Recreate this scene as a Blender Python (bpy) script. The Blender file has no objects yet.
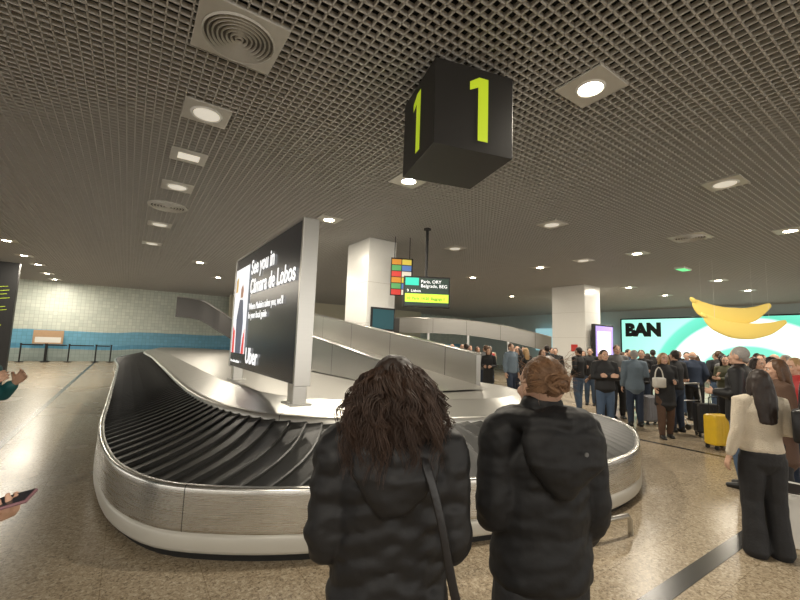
import bpy, bmesh, math, random, bisect
from mathutils import Vector, Matrix, noise
random.seed(4)
SC=bpy.context.scene; COL=SC.collection
A34=math.radians(34); CA,SA=math.cos(A34),math.sin(A34)
CEIL=4.5
def st(s,t,z=0): return Vector((s*CA-t*SA, s*SA+t*CA, z))
# ---------------------------------------------------------------- materials
def newmat(name):
    m=bpy.data.materials.new(name); m.use_nodes=True
    nt=m.node_tree; b=nt.nodes['Principled BSDF']; return m,nt,b
def N(nt,t,**k):
    n=nt.nodes.new(t)
    for a,v in k.items(): setattr(n,a,v)
    return n
_mc={}
def mat(name,col,rough=.6,metal=0,var=.12,scale=12,bump=0,bscale=60,emit=None,es=1,spec=.5,sheen=0):
    if name in _mc: return _mc[name]
    m,nt,b=newmat(name); L=nt.links
    tc=N(nt,'ShaderNodeTexCoord'); nz=N(nt,'ShaderNodeTexNoise'); nz.inputs['Scale'].default_value=scale; nz.inputs['Detail'].default_value=4
    L.new(tc.outputs['Object'],nz.inputs['Vector'])
    mx=N(nt,'ShaderNodeMix',data_type='RGBA')
    c=Vector(col)
    mx.inputs['A'].default_value=(*(c*(1-var)),1); mx.inputs['B'].default_value=(*[min(1,x*(1+var)) for x in c],1)
    L.new(nz.outputs['Fac'],mx.inputs['Factor']); L.new(mx.outputs['Result'],b.inputs['Base Color'])
    b.inputs['Roughness'].default_value=rough; b.inputs['Metallic'].default_value=metal
    b.inputs['Specular IOR Level'].default_value=spec
    if sheen: b.inputs['Sheen Weight'].default_value=sheen
    if bump:
        n2=N(nt,'ShaderNodeTexNoise'); n2.inputs['Scale'].default_value=bscale; n2.inputs['Detail'].default_value=5
        bp=N(nt,'ShaderNodeBump'); bp.inputs['Strength'].default_value=bump; bp.inputs['Distance'].default_value=.02
        L.new(tc.outputs['Object'],n2.inputs['Vector']); L.new(n2.outputs['Fac'],bp.inputs['Height']); L.new(bp.outputs['Normal'],b.inputs['Normal'])
    if emit:
        b.inputs['Emission Color'].default_value=(*emit,1); b.inputs['Emission Strength'].default_value=es
    _mc[name]=m; return m
def steel_mat(name,col=(.62,.6,.56),rough=.3,seam=0,stretch=(1,1,60),con=1,axis=None):
    m,nt,b=newmat(name); L=nt.links
    uv=seam and not axis
    tc=N(nt,'ShaderNodeTexCoord'); mp=N(nt,'ShaderNodeMapping'); mp.inputs['Scale'].default_value=stretch
    nz=N(nt,'ShaderNodeTexNoise'); nz.inputs['Scale'].default_value=4; nz.inputs['Detail'].default_value=3
    L.new(tc.outputs['UV' if uv else 'Object'],mp.inputs['Vector']); L.new(mp.outputs['Vector'],nz.inputs['Vector'])
    mr=N(nt,'ShaderNodeMapRange'); mr.inputs['To Min'].default_value=rough-.06*con; mr.inputs['To Max'].default_value=rough+.1*con
    L.new(nz.outputs['Fac'],mr.inputs['Value']); L.new(mr.outputs['Result'],b.inputs['Roughness'])
    mx=N(nt,'ShaderNodeMix',data_type='RGBA'); c=Vector(col)
    mx.inputs['A'].default_value=(*(c*(1-.14*con)),1); mx.inputs['B'].default_value=(*(c*(1+.14*con)),1)
    L.new(nz.outputs['Fac'],mx.inputs['Factor'])
    out=mx.outputs['Result']
    if seam:
        sx=N(nt,'ShaderNodeSeparateXYZ'); L.new(tc.outputs['UV' if uv else 'Object'],sx.inputs[0])
        md=N(nt,'ShaderNodeMath',operation='MODULO'); md.inputs[1].default_value=seam; L.new(sx.outputs[axis or 'X'],md.inputs[0])
        lt=N(nt,'ShaderNodeMath',operation='LESS_THAN'); lt.inputs[1].default_value=.008 if uv else .018; L.new(md.outputs[0],lt.inputs[0])
        m2=N(nt,'ShaderNodeMix',data_type='RGBA'); L.new(lt.outputs[0],m2.inputs['Factor']); L.new(out,m2.inputs['A']); m2.inputs['B'].default_value=(.10,.095,.09,1); out=m2.outputs['Result']
    L.new(out,b.inputs['Base Color']); b.inputs['Metallic'].default_value=.94
    bp=N(nt,'ShaderNodeBump'); bp.inputs['Strength'].default_value=.04*con; L.new(nz.outputs['Fac'],bp.inputs['Height']); L.new(bp.outputs['Normal'],b.inputs['Normal'])
    return m
STEEL=steel_mat('brushed_steel_panel',(.66,.65,.62),.25,seam=1.8,stretch=(.6,50,1),con=1.1)
STEELR=steel_mat('brushed_steel_rim',(.62,.61,.57),.34,seam=1.8,stretch=(.6,30,1),con=.5)
STEELB=steel_mat('brushed_steel',(.60,.59,.56),.30,0,(1.5,1.5,30),.4)
STEELC=steel_mat('brushed_steel_chute',(.42,.41,.385),.32,1.9,(.3,.3,20),.35,'Y')
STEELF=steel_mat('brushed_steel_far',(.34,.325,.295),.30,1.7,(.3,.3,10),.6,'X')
STEELD=steel_mat('steel_deck',(.52,.505,.47),.34,0,(1,8,1),.5)
BANDM=mat('painted_kick_band',(.60,.58,.52),.35,.1,.06,3)
BLACK=mat('black_matte',(.012,.012,.012),.45)
RUBBER=mat('black_rubber',(.020,.020,.019),.42,0,.3,7,.08,120,spec=.55)
WHITE=mat('white_enamel',(.85,.84,.80),.22,0,.03)
PLATE=mat('fixture_plate',(.60,.58,.53),.4,.1,.05)
LENS_OFF_GLOW=mat('off_lamp_faint_glow',(.8,.77,.68),.3,0,.03,emit=(1,.92,.78),es=.4)  # covers of switched-off lamps, with a faint glow put into the material
LENS_ON=mat('lamp_glowing',(1,.95,.85),.3,0,0,emit=(1,.88,.66),es=40)
SKIN=mat('skin',(.62,.38,.27),.5,0,.1,25,spec=.4)
LIP=mat('lips',(.45,.17,.14),.4)
EYEW=mat('eye_white',(.8,.78,.74),.2)
EYED=mat('iris',(.04,.025,.015),.15)
GREEN=mat('yellow_green',(.62,.8,.03),.5,0,.02,emit=(.62,.8,.03),es=.25)
WTXT=mat('white_lettering',(.9,.9,.9),.5,0,0,emit=(1,1,1),es=.8)
# ---------------------------------------------------------------- mesh helpers
def tube(bm,pts,rad,ref=(1,0,0),n=12,cap=True,mod=None,mi=0,step=.012):
    pts=[Vector(p) for p in pts]; rad=[(r,r) if isinstance(r,(int,float)) else r for r in rad]
    if mod:
        P=[];R=[]
        for i in range(len(pts)-1):
            k=max(1,int((pts[i+1]-pts[i]).length/step))
            for j in range(k):
                f=j/k
                P.append(cr(pts,i,f)); R.append((rad[i][0]*(1-f)+rad[i+1][0]*f, rad[i][1]*(1-f)+rad[i+1][1]*f))
        P.append(pts[-1]);R.append(rad[-1]); pts,rad=P,R
    m=len(pts); rings=[]; d=0
    def frame(i):
        T=(pts[min(i+1,m-1)]-pts[max(i-1,0)]).normalized(); r=Vector(ref)
        if abs(T.dot(r))>.93: r=Vector((0,1,0)) if abs(T.y)<.9 else Vector((0,0,1))
        U=(r-T*T.dot(r)).normalized(); return T,U,T.cross(U)
    def ring(p,U,V,ru,rv,dd):
        o=[]
        for k in range(n):
            a=2*math.pi*k/n; q=mod(dd,a) if mod else 0
            o.append(bm.verts.new(p+U*math.cos(a)*(ru+q)+V*math.sin(a)*(rv+q)))
        return o
    for i in range(m):
        T,U,V=frame(i)
        if i: d+=(pts[i]-pts[i-1]).length
        ru,rv=rad[i]
        if i==0 and cap: rings.append(ring(pts[0]-T*min(ru,rv)*.7,U,V,ru*.55,rv*.55,d))
        rings.append(ring(pts[i],U,V,ru,rv,d))
        if i==m-1 and cap: rings.append(ring(pts[i]+T*min(ru,rv)*.7,U,V,ru*.55,rv*.55,d))
    for a,b in zip(rings,rings[1:]):
        for k in range(n):
            f=bm.faces.new((a[k],a[(k+1)%n],b[(k+1)%n],b[k])); f.material_index=mi; f.smooth=True
    if cap:
        f=bm.faces.new(list(reversed(rings[0]))); f.material_index=mi
        f=bm.faces.new(rings[-1]); f.material_index=mi
def cr(p,i,f):
    a=p[max(i-1,0)];b=p[i];c=p[i+1];d=p[min(i+2,len(p)-1)]
    return .5*((2*b)+(c-a)*f+(2*a-5*b+4*c-d)*f*f+(3*b-a-3*c+d)*f**3)
def ball(bm,c,r,rot=None,mi=0,u=16,v=10):
    if isinstance(r,(int,float)): r=(r,r,r)
    M=Matrix.Translation(c)@(rot.to_4x4() if rot else Matrix())@Matrix.Diagonal((*r,1))
    g=bmesh.ops.create_uvsphere(bm,u_segments=u,v_segments=v,radius=1,matrix=M)
    for vv in g['verts']:
        for f in vv.link_faces: f.material_index=mi; f.smooth=True
def box(bm,c,size,rotz=0,mi=0,bev=0,rot=None):
    M=Matrix.Translation(c)@(rot.to_4x4() if rot else Matrix.Rotation(rotz,4,'Z'))@Matrix.Diagonal((*size,1))
    g=bmesh.ops.create_cube(bm,size=1,matrix=M); fs=set(); es=set()
    for v in g['verts']:
        for f in v.link_faces: fs.add(f)
        for e in v.link_edges: es.add(e)
    for f in fs: f.material_index=mi
    if bev:
        r=bmesh.ops.bevel(bm,geom=list(es),offset=bev,segments=2,affect='EDGES',profile=.5)
        for f in r['faces']: f.material_index=mi
def cyl(bm,c,r,h,mi=0,n=28,r2=None,axis='Z'):
    M=Matrix.Translation(c)
    if axis=='Y': M=M@Matrix.Rotation(math.pi/2,4,'X')
    if axis=='X': M=M@Matrix.Rotation(math.pi/2,4,'Y')
    g=bmesh.ops.create_cone(bm,cap_ends=True,segments=n,radius1=r,radius2=r if r2 is None else r2,depth=h,matrix=M)
    for v in g['verts']:
        for f in v.link_faces: f.material_index=mi
def quad(bm,ps,mi=0):
    f=bm.faces.new([bm.verts.new(p) for p in ps]); f.material_index=mi; return f
def mk(name,bm,mats,parent=None,loc=(0,0,0),rz=0,smooth=None,me=None):
    if me is None:
        me=bpy.data.meshes.new(name); bm.normal_update(); bm.to_mesh(me); bm.free()
        for m in (mats if isinstance(mats,(list,tuple)) else [mats]): me.materials.append(m)
    if smooth:
        for p in me.polygons: p.use_smooth=True
    o=bpy.data.objects.new(name,me); COL.objects.link(o)
    o.location=loc; o.rotation_euler[2]=rz
    if parent: o.parent=parent
    return o
def lab(o,label,cat,group=None,kind=None):
    o['label']=label;o['category']=cat
    if group:o['group']=group
    if kind:o['kind']=kind
    return o
def struct(o): o['kind']='structure'; return o
def remesh(bm,vox,sm=3,fac=.5,mats=None):
    me=bpy.data.meshes.new('tmp'); bm.to_mesh(me); bm.free()
    o=bpy.data.objects.new('tmp',me); COL.objects.link(o)
    r=o.modifiers.new('r','REMESH'); r.mode='VOXEL'; r.voxel_size=vox; r.use_smooth_shade=True
    if sm:
        s=o.modifiers.new('s','SMOOTH'); s.factor=fac; s.iterations=sm
    dg=bpy.context.evaluated_depsgraph_get(); ev=o.evaluated_get(dg)
    out=bpy.data.meshes.new_from_object(ev)
    bpy.data.objects.remove(o); bpy.data.meshes.remove(me)
    out.materials.clear()
    for m in (mats or []): out.materials.append(m)
    return out
def text(body,size,mat_,parent,loc,xdir,bold=0,ext=.002,align='LEFT',name='lettering',sx=1):
    c=bpy.data.curves.new('t','FONT'); c.body=body; c.size=size; c.extrude=ext; c.offset=bold; c.align_x=align; c.resolution_u=3; c.space_line=.95
    o=bpy.data.objects.new('t',c); COL.objects.link(o)
    dg=bpy.context.evaluated_depsgraph_get(); me=bpy.data.meshes.new_from_object(o.evaluated_get(dg))
    bpy.data.objects.remove(o)
    me.materials.clear(); me.materials.append(mat_)
    X=Vector(xdir).normalized(); Z=Vector((0,0,1)); Nn=X.cross(Z)
    R=Matrix((X*sx,Z,Nn)).transposed()
    me.transform(Matrix.Translation(loc)@R.to_4x4())
    o=bpy.data.objects.new(name,me); COL.objects.link(o); o.parent=parent
    return o
# ================================================================= PEOPLE
def head_template(vox=.007):
    bm=bmesh.new()
    ball(bm,(0,-.012,1.603),(.075,.093,.097),u=24,v=16)
    ball(bm,(0,.022,1.54),(.057,.068,.068))
    ball(bm,(0,.045,1.505),(.032,.035,.028))
    ball(bm,(0,.062,1.612),(.055,.024,.02))
    for s in(-1,1):
        ball(bm,(s*.036,.062,1.562),(.024,.022,.022))
        ball(bm,(s*.077,-.004,1.578),(.010,.02,.031),Matrix.Rotation(s*.3,3,'Z'))
    tube(bm,[(0,.078,1.60),(0,.092,1.578),(0,.103,1.560)],[.008,.010,.013],n=8)
    ball(bm,(0,.085,1.528),(.023,.010,.010))
    ball(bm,(0,.08,1.502),(.02,.014,.014))
    tube(bm,[(0,-.01,1.40),(0,-.008,1.47),(0,.0,1.53)],[(.062,.06),(.052,.055),(.05,.052)],n=16)
    me=remesh(bm,vox,2,.4); 
    b=bmesh.new(); b.from_mesh(me)
    for f in b.faces:
        c=f.calc_center_median(); f.smooth=True
        if abs(c.x)<.024 and abs(c.z-1.528)<.008 and c.y>.083: f.material_index=1
    for s in(-1,1):
        ball(b,(s*.031,.0755,1.590),(.0135,.010,.0085),mi=2,u=12,v=8)
        ball(b,(s*.031,.0835,1.590),(.006,.0035,.006),mi=3,u=8,v=6)
        tube(b,[(s*.017,.088,1.607),(s*.032,.089,1.611),(s*.046,.08,1.606)],[.003,.0035,.002],n=6,mi=3)
    b.to_mesh(me); b.free(); return me
def hand_template(curl):
    bm=bmesh.new()
    tube(bm,[(0,0,.03),(0,0,-.01),(0,0,-.05),(0,0,-.085)],[(.022,.018),(.027,.017),(.038,.016),(.038,.013)],n=12)
    for i,(x,l) in enumerate([(-.030,.068),(-.010,.078),(.011,.072),(.030,.056)]):
        p=Vector((x,0,-.085)); a=.12+curl*.3; pts=[Vector((x*.9,0,-.06)),p.copy()]
        for k,f in enumerate((.42,.32,.26)):
            p=p+Vector((0,math.sin(a),-math.cos(a)))*l*f; pts.append(p.copy()); a+=curl*(.9 if k==0 else .7)
        tube(bm,pts,[.009,.0095,.0088,.008,.0065],n=8)
    tube(bm,[(-.022,.004,-.02),(-.045,.014,-.048),(-.052,.028+.01*curl,-.072),(-.045+.01*curl,.04+.012*curl,-.092)],[.014,.012,.010,.0075],n=8)
    return remesh(bm,.0045,1,.4)
HEAD=head_template(); HANDS={'relax':hand_template(.45),'grip':hand_template(1.0)}
ARMS={'down':((.235,-.03,1.13),(.25,.03,.89)),'bent':((.235,-.04,1.13),(.12,.22,1.13)),'pocket':((.26,-.07,1.14),(.2,.06,.96)),
      'phone':((.225,.0,1.13),(.08,.24,1.24)),'phonelow':((.225,-.02,1.13),(.10,.22,1.20)),'wide':((.235,.02,1.12),(.12,.25,1.10)),'hold':((.24,-.02,1.12),(.24,.18,1.0)),'up':((.22,.0,1.13),(.15,.18,1.30)),
      'near':((.215,-.01,1.13),(.10,.22,1.12)),'nearp':((.228,-.02,1.13),(.19,.10,.93)),'cross':((.235,.02,1.13),(-.02,.21,1.17))}
def puff(pitch,amp,chev=0):
    return lambda d,a:(abs(math.sin(math.pi*((d+chev*abs(math.cos(a)))/pitch)))**.4-.75)*amp
def person(x,y,h,head,label,top='jacket',tc=None,hem=.82,pc=None,hair='short',hc=None,aL='down',aR='down',walk=.0,vox=.016,fat=0,turn=0,pants='slim',shoec=None,female=False,thick=.022,mod=None,hood=0,group='travellers waiting for luggage',skin=None,grip=None,collar=1.465):
    sk=h/1.7; shw=.165 if female else .185
    joints={}
    bm=bmesh.new()
    hipw=.088
    torso=[(0,0,.84),(0,0,.93),(0,.005,1.06),(0,.0,1.20),(0,-.005,1.32),(0,-.01,1.41),(0,-.01,1.46)]
    w=1 if not female else .93
    tr=[(.15,.105),(.165*w+.01*female,.115),(.135*w,.098),(.145*w,.105),(.165*w,.108),(.135*w,.085),(.06,.055)]
    tube(bm,torso,tr,n=18); tube(bm,[(0,-.01,1.42),(0,-.008,1.50)],[(.058,.058),(.052,.055)],n=14)
    legs={}
    for s in(-1,1):
        dy=s*walk
        hip=Vector((s*hipw,0,.88)); knee=Vector((s*.095,.02+dy*.35+abs(dy)*.05,.49)); ank=Vector((s*.10,-.02+dy*.8,.09))
        legs[s]=(hip,knee,ank)
        tube(bm,[hip,(hip+knee)/2+Vector((0,.01,0)),knee,(knee+ank)/2-Vector((0,.012,0)),ank],[.088,.075,.056,.054,.038],n=12)
        tube(bm,[ank+Vector((0,-.03,-.03)),ank+Vector((0,.14,-.06))],[(.032,.03),(.036,.02)],n=8)
        e,wr=ARMS[aL if s<0 else aR]; e=Vector((e[0]*s*(shw/.185),e[1],e[2])); wr=Vector((wr[0]*s,wr[1],wr[2])); sh=Vector((s*shw,-.01,1.405))
        joints[s]=(sh,e,wr)
        tube(bm,[sh-Vector((s*.07,0,0)),sh,(sh+e)/2,e,(e+wr)/2,wr],[.05,.053,.046,.040,.037,.026],ref=(0,1,0),n=12)
    me=remesh(bm,.016,2)
    b=bmesh.new(); b.from_mesh(me)
    hm=HEAD.copy(); hm.transform(Matrix.Translation((0,0,1.46))@Matrix.Rotation(math.radians(turn),4,'Z')@Matrix.Translation((0,0,-1.46))); b.from_mesh(hm)
    tips={}
    for s in(-1,1):
        sh,e,wr=joints[s]; kind=(grip or {}).get(s,'relax'); d=(wr-e).normalized()
        Z=-d; inward=Vector((-s,0,0)) ; Y=(inward-Z*inward.dot(Z))
        if kind=='grip': Y=Vector((0,0,1))-Z*Z.z
        if Y.length<.2: Y=Vector((0,0,-1))-Z*Z.dot(Vector((0,0,-1)))
        Y.normalize(); X=Y.cross(Z)
        hM=HANDS[kind].copy()
        M=Matrix((X,Y,Z)).transposed().to_4x4()
        if kind!='grip' and X.dot(Vector((0,.7,.7)))>0: M=M@Matrix.Diagonal((-1,1,1,1))
        hM.transform(Matrix.Translation(wr+d*.02)@M); b.from_mesh(hM)
        tips[s]=(wr+d*.12+Y*.034)*sk
    bmesh.ops.recalc_face_normals(b,faces=b.faces[:])
    for f in b.faces: f.smooth=True
    b.to_mesh(me); b.free()
    for m in (skin or SKIN,LIP,EYEW,EYED): me.materials.append(m)
    me.transform(Matrix.Scale(sk,4))
    root=bpy.data.objects.new('person',me); COL.objects.link(root); root.location=(x,y,0); root.rotation_euler[2]=math.radians(head)
    lab(root,label,'person',group)
    def part(name,bm,m,v=vox,sm=3,disp=None):
        mm=remesh(bm,v,sm,mats=[m])
        if disp:
            for vv in mm.vertices: vv.co+=disp(vv.co,vv.normal)
        mm.transform(Matrix.Scale(sk,4)); o=bpy.data.objects.new(name,mm); COL.objects.link(o); o.parent=root; return o
    k=thick+fat
    bm=bmesh.new()
    T=[];R=[]
    if hem<.84:
        fl=.02 if top=='coat' else 0.0
        T.append((0,0,hem));R.append((.160+k+fl,.12+k+fl))
        if hem<.7: T.append((0,0,.72));R.append((.165+k,.12+k))
    T+= [(0,0,max(hem+.02,.9)),(0,.004,1.06),(0,0,1.2),(0,-.005,1.32),(0,-.01,1.405)]
    R+= [(.162+k,.12+k),(.145+k,.108+k),(.148+k,.11+k),(.165+k*.8,.112+k),(.125+k*.8,.088+k*.6)]
    tube(bm,T,R,n=32 if mod else 20,mod=mod)
    tube(bm,[(0,-.012,1.39),(0,-.01,1.44),(0,-.008,collar)],[(.10+k*.4,.085+k*.4),(.07+k*.4,.068+k*.4),(.06+k*.4,.062+k*.4)],n=18)
    am=(lambda d,a:mod(d,a)*.65) if mod else None
    for s in(-1,1):
        sh,e,wr=joints[s]; wr2=e+(wr-e)*.97
        tube(bm,[sh-Vector((s*.06,0,0)),sh,(sh+e)/2,e,(e+wr2)/2,wr2],[.06+k*.5,.060+k*.6,.050+k*.7,.044+k*.7,.042+k*.7,.03+k*.6],ref=(0,1,0),n=18 if mod else 12,mod=am)
    if hood==1:
        tube(bm,[(-.10,.04,1.44),(-.125,-.05,1.43),(-.08,-.13,1.42),(0,-.155,1.415),(.08,-.13,1.42),(.125,-.05,1.43),(.10,.04,1.44)],[(.04,.05)]*7,ref=(0,0,1),n=12)
        tube(bm,[(0,-.13,1.43),(0,-.165,1.36),(0,-.16,1.28)],[(.14,.05),(.125,.045),(.06,.03)],n=16)
    if hood==2:
        tube(bm,[(-.10,.05,1.47),(-.12,-.04,1.47),(-.085,-.115,1.475),(0,-.145,1.48),(.085,-.115,1.475),(.12,-.04,1.47),(.10,.05,1.47)],[(.042,.068)]*7,ref=(0,0,1),n=12)
        tube(bm,[(0,-.12,1.48),(0,-.155,1.42),(0,-.17,1.34),(0,-.16,1.24)],[(.13,.06),(.16,.06),(.145,.055),(.05,.03)],n=20)
    fold=lambda c,n:n*(noise.noise(Vector((c.x*9+c.z*6,c.y*9,c.z*20-c.x*8)))*.008+noise.noise(Vector((c.x*24,c.y*24,c.z*40)))*.0035)
    part('jacket' if top!='coat' else 'coat',bm,tc,sm=2 if mod else 3,disp=None if mod is None else fold)
    bm=bmesh.new(); g=.012 if pants=='slim' else .02
    tube(bm,[(0,0,.83),(0,0,.93),(0,.004,1.0)],[(.148+g,.11+g),(.158+g,.116+g),(.14,.10)],n=18)
    for s in(-1,1):
        hip,kn,an=legs[s]
        low=.045 if pants=='slim' else .085
        tube(bm,[hip,(hip+kn)/2,kn,(kn+an)/2,an+Vector((0,0,-.02 if pants=='slim' else -.05))],[.085+g,.08+g,.062+g*1.3,.05+g+low*.2,low+g],n=14)
    part('trousers',bm,pc,disp=lambda c,n:n*(noise.noise(c*9)*.007))
    for s in(-1,1):
        an=legs[s][2]; bm=bmesh.new()
        z=an.z-.09
        tube(bm,[(an.x,an.y-.065,z+.04),(an.x,an.y-.02,z+.045),(an.x,an.y+.06,z+.04),(an.x,an.y+.13,z+.03),(an.x,an.y+.17,z+.026)],[(.034,.036),(.04,.042),(.046,.036),(.046,.028),(.032,.022)],n=12)
        tube(bm,[(an.x,an.y-.02,z+.05),(an.x,an.y-.02,z+.11)],[.042,.044],n=10)
        box(bm,(an.x,an.y+.05,z+.012),(.085,.25,.024),bev=.01)
        part('shoe',bm,shoec or BLACK,v=.012,sm=2)
    if hair:
        bm=bmesh.new()
        if hair!='bald':
            ball(bm,(0,-.024,1.616),(.083,.092,.098) if hair not in('core','bun') else (.080,.089,.093),u=20,v=12)
            if hair=='short': tube(bm,[(0,-.07,1.60),(0,-.075,1.53)],[(.065,.035),(.05,.025)])
        else:
            tube(bm,[(-.076,.0,1.58),(-.055,-.065,1.575),(0,-.092,1.575),(.055,-.065,1.575),(.076,.0,1.58)],[(.013,.03)]*5,ref=(0,0,1))
        if hair=='core': tube(bm,[(0,-.05,1.60),(0,-.07,1.52),(0,-.10,1.43),(0,-.14,1.40)],[(.075,.05),(.088,.05),(.09,.045),(.05,.02)],n=16)
        if hair in('long','longback'):
            tube(bm,[(0,-.05,1.62),(0,-.075,1.52),(0,-.105,1.40),(0,-.12,1.30 if hair=='long' else 1.22)],[(.085,.06),(.095,.055),(.095,.04),(.075,.025)],n=16)
            for s in(-1,1): tube(bm,[(s*.07,-.0,1.62),(s*.085,-.01,1.52),(s*.09,-.03,1.42)],[.022,.026,.018])
        if hair=='bob':
            tube(bm,[(0,-.05,1.62),(0,-.05,1.54),(0,-.05,1.48)],[(.085,.06),(.098,.062),(.085,.05)],n=16)
            for s in(-1,1): tube(bm,[(s*.07,.005,1.62),(s*.086,.005,1.54),(s*.08,-.01,1.48)],[.022,.024,.018])
        if hair=='bun':
            ball(bm,(.006,-.108,1.615),(.036,.026,.032))
        rt=Matrix.Translation((0,0,1.46))@Matrix.Rotation(math.radians(turn),4,'Z')@Matrix.Translation((0,0,-1.46)); bm.transform(rt)
        part('hair',bm,hc,v=.011,sm=2,disp=lambda c,n:n*(noise.noise(Vector((c.x*60,c.y*60,c.z*14)))*.007))
    return root,joints,sk,tips
def C(n,c,r=.75,**k): return mat(n,c,r,**k)
BLK=C('black_cloth',(.016,.016,.018),.7,bump=.2,bscale=50); BLKN=C('black_nylon',(.010,.0098,.011),.52,bump=.12,bscale=24,spec=.45)
NAVY=C('navy_cloth',(.03,.045,.08),.8,bump=.2); JEAN=C('denim',(.07,.11,.18),.85,bump=.2); GREYB=C('blue_grey_jacket',(.15,.2,.25),.7,bump=.2)
BROWN=C('brown_coat',(.10,.055,.035),.8,bump=.2); CREAM=C('cream_knit',(.66,.58,.46),.9,bump=.5,bscale=90); TEAL=C('teal_vest',(.02,.13,.14),.55,bump=.2)
GREY=C('grey_cloth',(.16,.16,.16),.8); BEIGE=C('beige_cloth',(.42,.34,.24),.8); REDC=C('red_cloth',(.45,.03,.03),.6); WHC=C('white_cloth',(.6,.6,.58),.7); OLIVE=C('olive_cloth',(.09,.09,.05),.8)
HD=C('dark_hair',(.024,.014,.010),.5,var=.5,scale=60); HB=C('brown_hair',(.09,.045,.022),.5,var=.5,scale=60); HA=C('auburn_hair',(.14,.072,.036),.5,var=.5,scale=60); HG=C('grey_hair',(.32,.30,.28),.6,var=.3,scale=60); HBL=C('blond_hair',(.38,.24,.11),.5,var=.4,scale=60)
def strands(name,root,m,gen,n,seed=1,r=.0016,sk=1,ms=4):
    rnd=random.Random(seed); bm=bmesh.new()
    for i in range(n):
        pts=gen(rnd); k=len(pts)
        tube(bm,pts,[r*(1.2-.9*(j/(k-1))**2) for j in range(k)],n=ms,cap=False)
    bm.transform(Matrix.Scale(sk,4))
    return mk(name,bm,m,parent=root,smooth=True)
# ---- near woman with curly hair
w1,j1,k1,_=person(-.008,1.31,1.655,4,'woman in black quilted jacket with dark curly hair, from behind','jacket',BLKN,.80,BLK,'core',HD,'near','near',vox=.0085,female=True,thick=.036,mod=puff(.075,.017,.09),hood=1,turn=-6,collar=1.50,pants='slim',shoec=BLK)
NL=130
def curl(r):
    li=r.randrange(NL); lr=random.Random(li*7+1)
    a=lr.uniform(0,2*math.pi)+r.uniform(-.12,.12); el=math.asin(max(-.2,min(1,lr.uniform(-.2,1)+r.uniform(-.09,.09))))
    n=Vector((math.cos(a)*math.cos(el),math.sin(a)*math.cos(el),math.sin(el)))
    if n.y>.35: n.y=-n.y
    p=Vector((0,-.02,1.603))+Vector((n.x*.083,n.y*.094,n.z*.094)); pts=[p]
    L=(lr.uniform(.15,.24)+.09*max(0,n.z))*r.uniform(.86,1.05); steps=22; ph=lr.uniform(0,6.28)+r.uniform(-.45,.45); rad=lr.uniform(.010,.018)*r.uniform(.75,1.15); out=Vector((n.x*1.3,n.y-.3,0)).normalized()
    w=lr.uniform(.02,.085)+r.uniform(-.010,.010); fr=lr.uniform(13,21); drift=Vector((lr.uniform(-.02,.02),lr.uniform(-.02,.0),0)); sp=Vector((r.uniform(-.010,.010),r.uniform(-.010,.006),0))
    for i in range(1,steps+1):
        f=i/steps; base=p+out*(w*math.sin(min(1,f*1.5)*math.pi*.5))+drift*f+sp*f+Vector((0,-.02*f,-L*f*(.3+.7*f)))
        g=ph+f*fr; pts.append(base+Vector((math.cos(g),math.sin(g)*.8,.5*math.cos(g*1.3)))*rad*min(1,f*2.2)*(1-.25*f))
    return pts
CURLM=C('curly_hair',(.058,.031,.020),.5,var=.6,scale=18)
strands('hair',w1,CURLM,curl,2300,3,.00125,k1,3)
# ---- near woman with pinned-up hair
w2,j2,k2,_=person(.55,1.56,1.665,10,'woman in black padded hooded jacket with pinned-up light brown hair','jacket',C('black_puffer',(.0085,.0085,.0095),.62,bump=.12,bscale=24,spec=.4),.86,BLK,'bun',HA,'near','nearp',vox=.0085,female=True,thick=.036,mod=puff(.17,.010,0),hood=2,turn=8,collar=1.53,pants='slim',shoec=BLK)
BC=Vector((.004,-.112,1.612))
def pin(r):
    li=r.randrange(60); lr=random.Random(li*13+5)
    a=lr.uniform(0,2*math.pi)+r.uniform(-.16,.16); el=lr.uniform(-.4,1.4)+r.uniform(-.1,.1)
    n=Vector((math.cos(a)*math.cos(el),math.sin(a)*math.cos(el),math.sin(el)))
    if n.y>.3: n.y*=-1
    c=Vector((0,-.02,1.610)); bun=BC+Vector((lr.uniform(-.035,.035),r.uniform(-.008,.008),lr.uniform(-.028,.028)))
    pts=[]; sid=lr.uniform(.002,.028)+r.uniform(-.006,.006); ph=lr.uniform(0,6); j=Vector((lr.uniform(-.2,.2),0,lr.uniform(-.15,.15)))
    for i in range(11):
        f=i/10; d=(n*(1-f)+Vector((0,-1,.04))*f+j*math.sin(f*3.1)).normalized(); q=c+Vector((d.x*.083,d.y*.092,d.z*.093))*(1+sid*math.sin(f*3)*3+.02*math.sin(ph+f*8))
        if f>.75: q=q.lerp(bun,(f-.75)*2.6)
        pts.append(q)
    return pts
HA2=C('light_brown_strands',(.25,.14,.075),.5,var=.6,scale=18)
strands('hair',w2,HA2,pin,1500,5,.00095,k2,3)
def coil(r):
    li=r.randrange(26); lr=random.Random(li*17+3)
    c=BC+Vector((lr.uniform(-.022,.022),0,lr.uniform(-.016,.016))); R=lr.uniform(.010,.028)+r.uniform(-.004,.004); ph=lr.uniform(0,6.28)+r.uniform(-.3,.3); tl=lr.uniform(-1,1); pts=[]; tw=lr.uniform(-.5,.5)
    for i in range(13):
        g=ph+i*.33; pts.append(c+Vector((math.cos(g)*R*(1+tw*.4),-.014*math.cos(R*34)+r.uniform(-.003,.003)+tl*.018*math.sin(g),math.sin(g)*R*.85)))
    return pts
strands('hair_bun',w2,HA2,coil,480,8,.0010,k2,3)
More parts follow.
